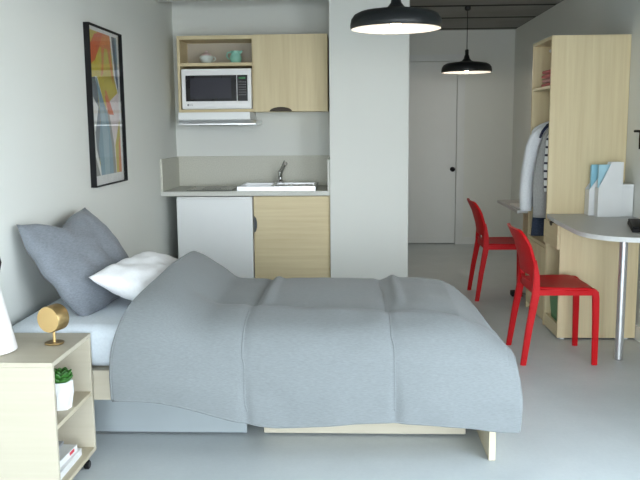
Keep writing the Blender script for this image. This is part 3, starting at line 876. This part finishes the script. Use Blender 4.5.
bmesh.ops.transform(cpb, matrix=Matrix.Translation((1.445, WY1-p+.0002, 1.925)) @ Matrix.Rotation(PI/2, 4, 'X'), verts=cpb.verts[:])
tag(obj('screw_cap', cpb, 'cap_white', t), 'round white cap inside the far side')
# folded towels
tl = ['lowest folded red towel of the stack on the wardrobe shelf', 'second folded towel from the bottom on the wardrobe shelf, pinker', 'third folded red towel from the bottom on the wardrobe shelf', 'topmost folded pale red towel of the stack on the wardrobe shelf']
for i in range(4):
    z0 = 1.6545+i*.0305; hh_ = .029
    x0, x1 = 1.352+.004*(i % 2), 1.63; y0, y1 = 5.56+.004*i, 5.80
    secs = []
    n_ = 20
    for k in range(9):
        yv = y0+(y1-y0)*k/8
        ring = []
        for q in range(n_):
            a = 2*PI*q/n_
            ex = abs(math.cos(a))**.35*math.copysign(1, math.cos(a)); ez = abs(math.sin(a))**.55*math.copysign(1, math.sin(a))
            ring.append(((x0+x1)/2+ex*(x1-x0)/2, yv, z0+hh_/2+ez*hh_/2))
        secs.append(ring)
    o = obj('folded_towel', loft(secs), 'towel_red' if i != 1 else 'towel_pink', None, 50)
    recentre(o, ((x0+x1)/2, (y0+y1)/2, z0)); tag(o, tl[i], 'towel', 'folded towels on the wardrobe shelf')

# clothes on hangers
def ring_at(z, xl, xr, yc, th, n=36, fold=.0, seed=0):
    out = []
    for k in range(n):
        a = 2*PI*k/n
        ca, sa = math.cos(a), math.sin(a)
        ex = abs(ca)**.75*math.copysign(1, ca); ey = abs(sa)**.6*math.copysign(1, sa)
        x = (xl+xr)/2 + ex*(xr-xl)/2
        y = yc + ey*th/2*(1+fold*math.sin(x*55+seed)+fold*.6*math.sin(x*23+z*6+seed*2))
        out.append((x, y, z))
    return out
def garment(tab, yc, seed, fold=.28):
    zs = [r[0] for r in tab]; secs = []
    N = 26
    L = sorted([(z, a) for z, a, b_, c in tab]); Rr = sorted([(z, b_) for z, a, b_, c in tab]); T = sorted([(z, c) for z, a, b_, c in tab])
    for i in range(N+1):
        z = max(zs)+(min(zs)-max(zs))*i/N
        secs.append(ring_at(z, interp(z, L), interp(z, Rr), yc, interp(z, T), fold=fold*min(1, i/6), seed=seed))
    return secs
def hanger(t, y, top, zs):
    bm = tube([(1.585+dx, y, top+dz) for dx, dz in ((0, 0), (0, .05), (.018, .075), (.022, .10), (.012, .122), (-.006, .126), (-.017, .112))], .002, 8)
    tube([(1.36, y, top-.05), (1.585, y, top+.002), (1.80, y, top-.05)], .006, 8, bm)
    obj('hanger', bm, 'chrome', t, True)
t = thing('hanging_coat', 'white coat hanging in the wardrobe, its sleeve sticking out', 'coat', (1.5, 5.75, .75))
cb_ = garment([(1.445, 1.50, 1.66, .05), (1.405, 1.36, 1.77, .06), (1.36, 1.285, 1.80, .07), (1.2, 1.27, 1.81, .075), (.95, 1.27, 1.81, .08), (.80, 1.285, 1.80, .08)], 5.755, 1)
obj('body', loft(cb_), 'coat_white', t, True)
sl = garment([(1.385, 1.335, 1.42, .05), (1.33, 1.27, 1.36, .07), (1.24, 1.232, 1.325, .085), (1.05, 1.205, 1.30, .09), (.90, 1.197, 1.292, .085), (.775, 1.205, 1.285, .075)], 5.70, 3, .12)
obj('sleeve', loft(sl), 'coat_white', t, True)
hanger(t, 5.755, 1.44, 0)
t = thing('hanging_cardigan', 'grey cardigan hanging in the wardrobe in front of the white coat', 'cardigan', (1.5, 5.575, .74))
cb_ = garment([(1.44, 1.50, 1.66, .05), (1.40, 1.385, 1.77, .06), (1.34, 1.335, 1.80, .07), (1.2, 1.290, 1.80, .075), (1.0, 1.262, 1.80, .075), (.74, 1.270, 1.80, .075)], 5.580, 4)
obj('body', loft(cb_), 'cardigan_grey', t, True)
tag(obj('collar', tube([(1.300, 5.566, 1.30), (1.315, 5.556, 1.345), (1.345, 5.55, 1.385), (1.40, 5.55, 1.415)], [.008, .010, .012, .011], 10), 'navy_cloth', t, True), 'dark navy collar lining')
hanger(t, 5.58, 1.44, 0)
t = thing('hanging_shirt', 'white shirt with dark stripes at the near end of the wardrobe rail', 'shirt', (1.5, 5.485, .9))
cb_ = garment([(1.44, 1.50, 1.66, .04), (1.40, 1.38, 1.77, .05), (1.30, 1.328, 1.80, .06), (1.1, 1.315, 1.80, .06), (.93, 1.322, 1.80, .06)], 5.495, 7)
obj('body', loft(cb_), 'stripes', t, True)
hanger(t, 5.495, 1.44, 0)
t = thing('hanging_jeans', 'dark blue jeans hanging between the coat and the cardigan', 'jeans', (1.45, 5.64, .6))
cb_ = garment([(1.36, 1.40, 1.75, .03), (1.2, 1.36, 1.75, .03), (.9, 1.290, 1.72, .04), (.64, 1.275, 1.45, .035), (.60, 1.272, 1.44, .035)], 5.638, 5)
obj('leg_folded', loft(cb_), 'denim', t, True)
hanger(t, 5.635, 1.42, 0)

# ------------------------------------------------------------------ rounded desk and its drawer unit
DZT = .786
pts = [(1.840, WY0-.003), (1.322, WY0-.003), (1.300, 5.10), (1.290, 4.80)]
for k in range(0, 13):
    a = k/12*PI/2
    pts.append((1.600-.312*math.cos(a)**.9, 4.560-.345*math.sin(a)**.9 if k else 4.560))
pts += [(1.838, 4.205)]
t = thing('peninsula_desk', 'grey desk with rounded end on a metal post beside the wardrobe', 'desk', (1.6, 4.8, 0))
obj('desktop', prism(pts, 2, DZT-.028, DZT, .002), ['desk_grey'], t)
ins = []
cx_, cy_ = 1.58, 4.8
ed = bmesh.new()
for a, b_ in zip(pts[2:-1], pts[3:]):
    n_ = Vector((b_[1]-a[1], -(b_[0]-a[0]), 0)); n_ = n_.normalized()
    if (Vector((a[0]-cx_, a[1]-cy_, 0))).dot(n_) < 0: n_ = -n_
    q = [(a[0], a[1]), (b_[0], b_[1]), (b_[0]+n_.x*.0015, b_[1]+n_.y*.0015), (a[0]+n_.x*.0015, a[1]+n_.y*.0015)]
    v0 = [ed.verts.new((x, y, DZT-.027)) for x, y in q]; v1 = [ed.verts.new((x, y, DZT-.001)) for x, y in q]
    ed.faces.new(v0); ed.faces.new(v1)
    for i in range(4): ed.faces.new((v0[i], v0[(i+1) % 4], v1[(i+1) % 4], v1[i]))
bmesh.ops.recalc_face_normals(ed, faces=ed.faces[:])
tag(obj('edge_band', ed, 'desk_edge', t), 'paler edge strip')
pl_ = obj('post', lathe([(0, 0.004), (.024, .004), (.024, DZT-.034), (0, DZT-.034)], 32, (1.575, 4.585, 0)), 'alu', t, 40)
obj('mounting_plate', lathe([(0, DZT-.0345), (.045, DZT-.0345), (.045, DZT-.0285), (0, DZT-.0285)], 32, (1.575, 4.585, 0)), 'alu', t, 40)
obj('glide', lathe([(0, 0), (.017, 0), (.021, .002), (.021, .006), (0, .006)], 24, (1.575, 4.585, 0)), 'key_grey', t, 40)

QY0, QY1, QX0, QX1, QZ = 5.02, 5.385, 1.322, 1.822, DZT-.029
t = thing('drawer_unit', 'pale wood drawer unit beneath the rounded desk', 'drawer unit', (1.57, 5.2, 0))
q = .020
obj('side_panel', box(QX0, QX1, QY0, QY0+q, .012, QZ), 'wood_z', t)
obj('side_panel', box(QX0, QX1, QY1-q, QY1, .012, QZ), 'wood_z', t)
obj('back_panel', box(QX1-.014, QX1, QY0+q, QY1-q, .012, QZ, 0), 'wood_z', t)
obj('bottom_panel', box(QX0+.022, QX1-.014, QY0+q, QY1-q, .07, .088), 'wood_y', t)
obj('base_board', box(QX0+.001, QX0+.02, QY0+q+.001, QY1-q-.001, .012, .098), 'wood_y', t)
obj('divider_panel', box(QX0+.02, QX1-.014, QY0+q, QY1-q, .575, .592), 'wood_y', t)
fx = 5.215; hw2, hh2 = .055, .026
ztop_ = QZ-.006
pts = [(QY0+.001, .596), (QY1-.001, .596), (QY1-.001, ztop_), (fx+hw2, ztop_)] + [(fx+hw2*math.cos(PI*k/12), ztop_-hh2*math.sin(PI*k/12)) for k in range(1, 12)] + [(fx-hw2, ztop_), (QY0+.001, ztop_)]
dw = obj('drawer', prism(pts, 0, QX0-.019, QX0-.001), 'wood_y', t)
pts = [(fx+hw2*.98, ztop_-.0005)] + [(fx+hw2*.97*math.cos(PI*k/12), ztop_-hh2*.97*math.sin(PI*k/12)) for k in range(1, 12)] + [(fx-hw2*.98, ztop_-.0005)]
tag(obj('finger_pull', prism(pts, 0, QX0-.012, QX0+.004), 'pull_dark', dw), 'dark half-round finger pull')
for x in (QX0+.04, QX1-.05):
    for y in (QY0+.03, QY1-.03): tag(obj('foot', lathe([(0, 0), (.014, 0), (.014, .012), (0, .012)], 18, (x, y, 0)), 'cap_white', t), 'white levelling foot')
t = thing('waste_bin', 'green bin standing inside the drawer unit below the desk', 'bin', (1.45, 5.2, .0885))
def rr(cx, cy, hx, hy, z): return [(cx+hx*sx_*(1 if i % 2 else .9), cy+hy*sy_*(.9 if i % 2 else 1), z) for i, (sx_, sy_) in enumerate(((-1, -1), (-1, -1), (-1, 1), (-1, 1), (1, 1), (1, 1), (1, -1), (1, -1)))]
def rrect(hx, hy, z, c=(1.437, 5.215)):
    k = .02
    return [(c[0]+a, c[1]+b_, z) for a, b_ in ((-hx+k, -hy), (hx-k, -hy), (hx, -hy+k), (hx, hy-k), (hx-k, hy), (-hx+k, hy), (-hx, hy-k), (-hx, -hy+k))]
obj('body', loft([rrect(.085, .105, .0885), rrect(.105, .125, .33), rrect(.099, .119, .33), rrect(.080, .100, .096)]), 'bin_green', t)
obj('rim', loft([rrect(.106, .126, .322), rrect(.110, .130, .326), rrect(.110, .130, .334), rrect(.106, .126, .336)]) if False else tube([*rrect(.105, .125, .331), rrect(.105, .125, .331)[0]], .004, 8), 'bin_green', t, 40)

# magazine files standing against the wardrobe side
def magfile(label, x0, x1, y0, y1, low, high, name='magazine_file', flat_=.075):
    t = thing(name, label, 'magazine file', ((x0+x1)/2, (y0+y1)/2, DZT), 'magazine files on the rounded desk')
    z = DZT+.0006; th_ = .003
    prof = [(x0, z), (x1, z), (x1, z+high), (x1-flat_, z+high), (x0, z+low)]
    obj('side_panel', prism(prof, 1, y0, y0+th_), 'file_white', t)
    obj('side_panel', prism(prof, 1, y1-th_, y1), 'file_white', t)
    obj('back_panel', box(x1-th_, x1, y0+th_, y1-th_, z, z+high, 0), 'file_white', t)
    obj('front_panel', box(x0, x0+th_, y0+th_, y1-th_, z, z+low, 0), 'file_white', t)
    obj('bottom', box(x0+th_, x1-th_, y0+th_, y1-th_, z, z+.003, 0), 'file_white', t)
    return t
magfile('white magazine file nearest on the desk by the wardrobe', 1.600, 1.756, 5.185, 5.262, .190, .358)
magfile('white magazine file behind the nearest one, touching the wardrobe', 1.568, 1.735, 5.275, 5.372, .172, .30)
for i, (lb_, y, x0, x1, h, mt_) in enumerate((('pale blue folder in the nearest magazine file', 5.226, 1.607, 1.750, .338, 'folder_blue_pale'),
                                         ('deeper blue folder poking out left in the rear magazine file', 5.300, 1.582, 1.727, .335, 'folder_blue'),
                                         ('light blue folder farthest back in the rear magazine file', 5.340, 1.590, 1.727, .325, 'folder_blue_pale'))):
    z = DZT+.0042
    o = obj('document_folder', prism([(x0, z), (x1, z), (x1, z+h-.01), (x1-.01, z+h), (x0, z+h)], 1, y-.006, y+.006, .001), mt_)
    recentre(o, ((x0+x1)/2, y, z)); tag(o, lb_, 'folder', 'blue folders in the magazine file')
t = thing('storage_box', 'low white storage box beside the magazine files on the desk', 'box', (1.80, 5.24, DZT))
obj('body', box(1.757, 1.832, 5.195, 5.36, DZT+.0006, DZT+.196, .003), 'file_white', t)
obj('lid', box(1.755, 1.834, 5.193, 5.362, DZT+.1965, DZT+.214, .003), 'file_white', t)
t = thing('black_case', 'flat black case lying on the rounded desk', 'case', (1.68, 4.57, DZT))
def quad(g): return [(1.560+g, 4.420+g), (1.664+g*.7, 4.800-g), (1.812-g, 4.760-g), (1.720-g, 4.380+g)]
obj('body', prism(quad(0), 2, DZT+.0006, DZT+.022, .005), 'black_matte', t, 40)
obj('lid', prism(quad(.002), 2, DZT+.0225, DZT+.036, .005), 'black_matte', t, 40)
# wall bracket lamp above the desk, cut by the picture's edge
t = thing('wall_lamp', 'thin black angled wall lamp above the rounded desk', 'lamp', (1.84, 5.05, 1.30))
obj('mounting_plate', box(1.826, XR, 4.96, 5.02, 1.22, 1.32, .004), 'black_matte', t)
obj('arm', tube([(1.826, 4.99, 1.27), (1.80, 4.99, 1.325), (1.800, 5.06, 1.345), (1.790, 5.11, 1.345)], .008, 12), 'black_matte', t, 40)
obj('lamp_head', tube([(1.802, 5.035, 1.345), (1.803, 5.030, 1.30), (1.805, 5.02, 1.235)], [.010, .013, .017], 16), 'black_matte', t, 40)

# ------------------------------------------------------------------ desk beyond the wardrobe
t = thing('hall_desk', 'grey desk beyond the wardrobe where the farther red chair stands', 'desk', (1.55, 6.4, 0))
HD = .752
obj('desktop', box(1.240, XR-.002, WY1+.004, 6.800, HD-.026, HD, .003), 'desk_grey', t)
obj('side_panel', box(1.46, XR-.02, 6.765, 6.785, .004, HD-.0265), 'wood_z', t)
obj('side_panel', box(1.40, XR-.02, WY1+.006, WY1+.026, .004, HD-.0265), 'wood_z', t)
o = obj('paper_sheet', boxes((1.262, 1.46, 6.06, 6.36, HD+.0005, HD+.012)), 'page_white'); recentre(o, (1.35, 6.2, HD))
tag(o, 'pile of white paper on the desk beyond the wardrobe', 'paper')
t = thing('power_adapter', 'small black adapter block on the floor behind the nearer red chair', 'adapter', (1.33, 6.33, 0))
obj('body', box(1.288, 1.375, 6.31, 6.40, .001, .042, .006, 2), 'black_matte', t, 40)
obj('cable', tube([(1.375, 6.36, .02), (1.45, 6.37, .006), (1.60, 6.42, .005), (1.78, 6.45, .005)], .0035, 8), 'black_matte', t, True)

# ------------------------------------------------------------------ light
SKY_FRONT, SKY_SIDE = 17.5, 9.6
world = bpy.data.worlds.new('World'); sc.world = world; world.use_nodes = True
nt = world.node_tree; bg = nt.nodes['Background']
tc = nt.nodes.new('ShaderNodeTexCoord'); sx_ = nt.nodes.new('ShaderNodeSeparateXYZ')
nt.links.new(tc.outputs['Generated'], sx_.inputs[0])
rp = nt.nodes.new('ShaderNodeValToRGB')
mp_ = nt.nodes.new('ShaderNodeMapRange'); mp_.inputs['From Min'].default_value = -1; mp_.inputs['From Max'].default_value = 1
nt.links.new(sx_.outputs['Z'], mp_.inputs['Value']); nt.links.new(mp_.outputs[0], rp.inputs['Fac'])
e = rp.color_ramp.elements
e[0].position = .40; e[0].color = (.35, .36, .35, 1)
e[1].position = .54; e[1].color = (.86, .94, 1.0, 1)
x_ = e.new(.95); x_.color = (.70, .86, 1.0, 1)
nt.links.new(rp.outputs['Color'], bg.inputs['Color'])
# the sky is brighter beyond the front window than beyond the side window
mr2 = nt.nodes.new('ShaderNodeMapRange'); mr2.inputs['From Min'].default_value = .35; mr2.inputs['From Max'].default_value = .85
mr2.inputs['To Min'].default_value = SKY_FRONT; mr2.inputs['To Max'].default_value = SKY_SIDE
nt.links.new(sx_.outputs['X'], mr2.inputs['Value']); nt.links.new(mr2.outputs[0], bg.inputs['Strength'])
def portal(loc, sx, sy, facing):
    pd = bpy.data.lights.new('window_portal', 'AREA'); pd.shape = 'RECTANGLE'; pd.size = sx; pd.size_y = sy
    pd.cycles.is_portal = True
    po = bpy.data.objects.new('window_portal', pd); COL.objects.link(po)
    po.location = loc; po.rotation_euler = Vector(facing).to_track_quat('-Z', 'Z').to_euler()
portal(((WX0+WX1)/2, YW-.10, (WZ0+WZ1)/2), WX1-WX0, WZ1-WZ0, (0, 1, 0))
portal((XR+.10, (RY0+RY1)/2, (RZ0+RZ1)/2), RY1-RY0, RZ1-RZ0, (-1, 0, 0))

# ------------------------------------------------------------------ camera
f_, p_, yaw_, roll_, H_ = 781.3, .144, .044, -.009, 1.391
cd = bpy.data.cameras.new('camera'); cam = bpy.data.objects.new('camera', cd); COL.objects.link(cam)
cd.sensor_fit = 'HORIZONTAL'; cd.sensor_width = 36; cd.lens = f_/640*36; cd.clip_start = .05; cd.clip_end = 60
cy, sy = math.cos(yaw_), math.sin(yaw_); cp_, sp_ = math.cos(p_), math.sin(p_)
right = Vector((cy, sy, 0)); fwd = Vector((-sy*cp_, cy*cp_, -sp_)); up = right.cross(fwd)
cr, sr = math.cos(roll_), math.sin(roll_)
r2 = right*cr - up*(-sr)*-1 if False else right*cr + up*(-sr)*-1*-1
# image x axis after roll: pixels rotate by roll (y down)
ix = right*cr - (-up)*sr if False else right*cr + up*sr
iy = up*cr - right*sr
Rm = Matrix((ix, iy, -fwd)).transposed().to_4x4()
Rm.translation = (0, 0, H_)
cam.matrix_world = Rm
sc.camera = cam

sc.view_settings.view_transform = 'Standard'; sc.view_settings.look = 'None'
sc.view_settings.exposure = 0.0; sc.view_settings.gamma = 1.0; sc.view_settings.use_curve_mapping = False
sc.cycles.use_denoising = True
sc.cycles.max_bounces = 10; sc.cycles.diffuse_bounces = 6; sc.cycles.glossy_bounces = 4; sc.cycles.transparent_max_bounces = 8
sc.cycles.sample_clamp_indirect = 6; sc.cycles.caustics_reflective = False; sc.cycles.caustics_refractive = False
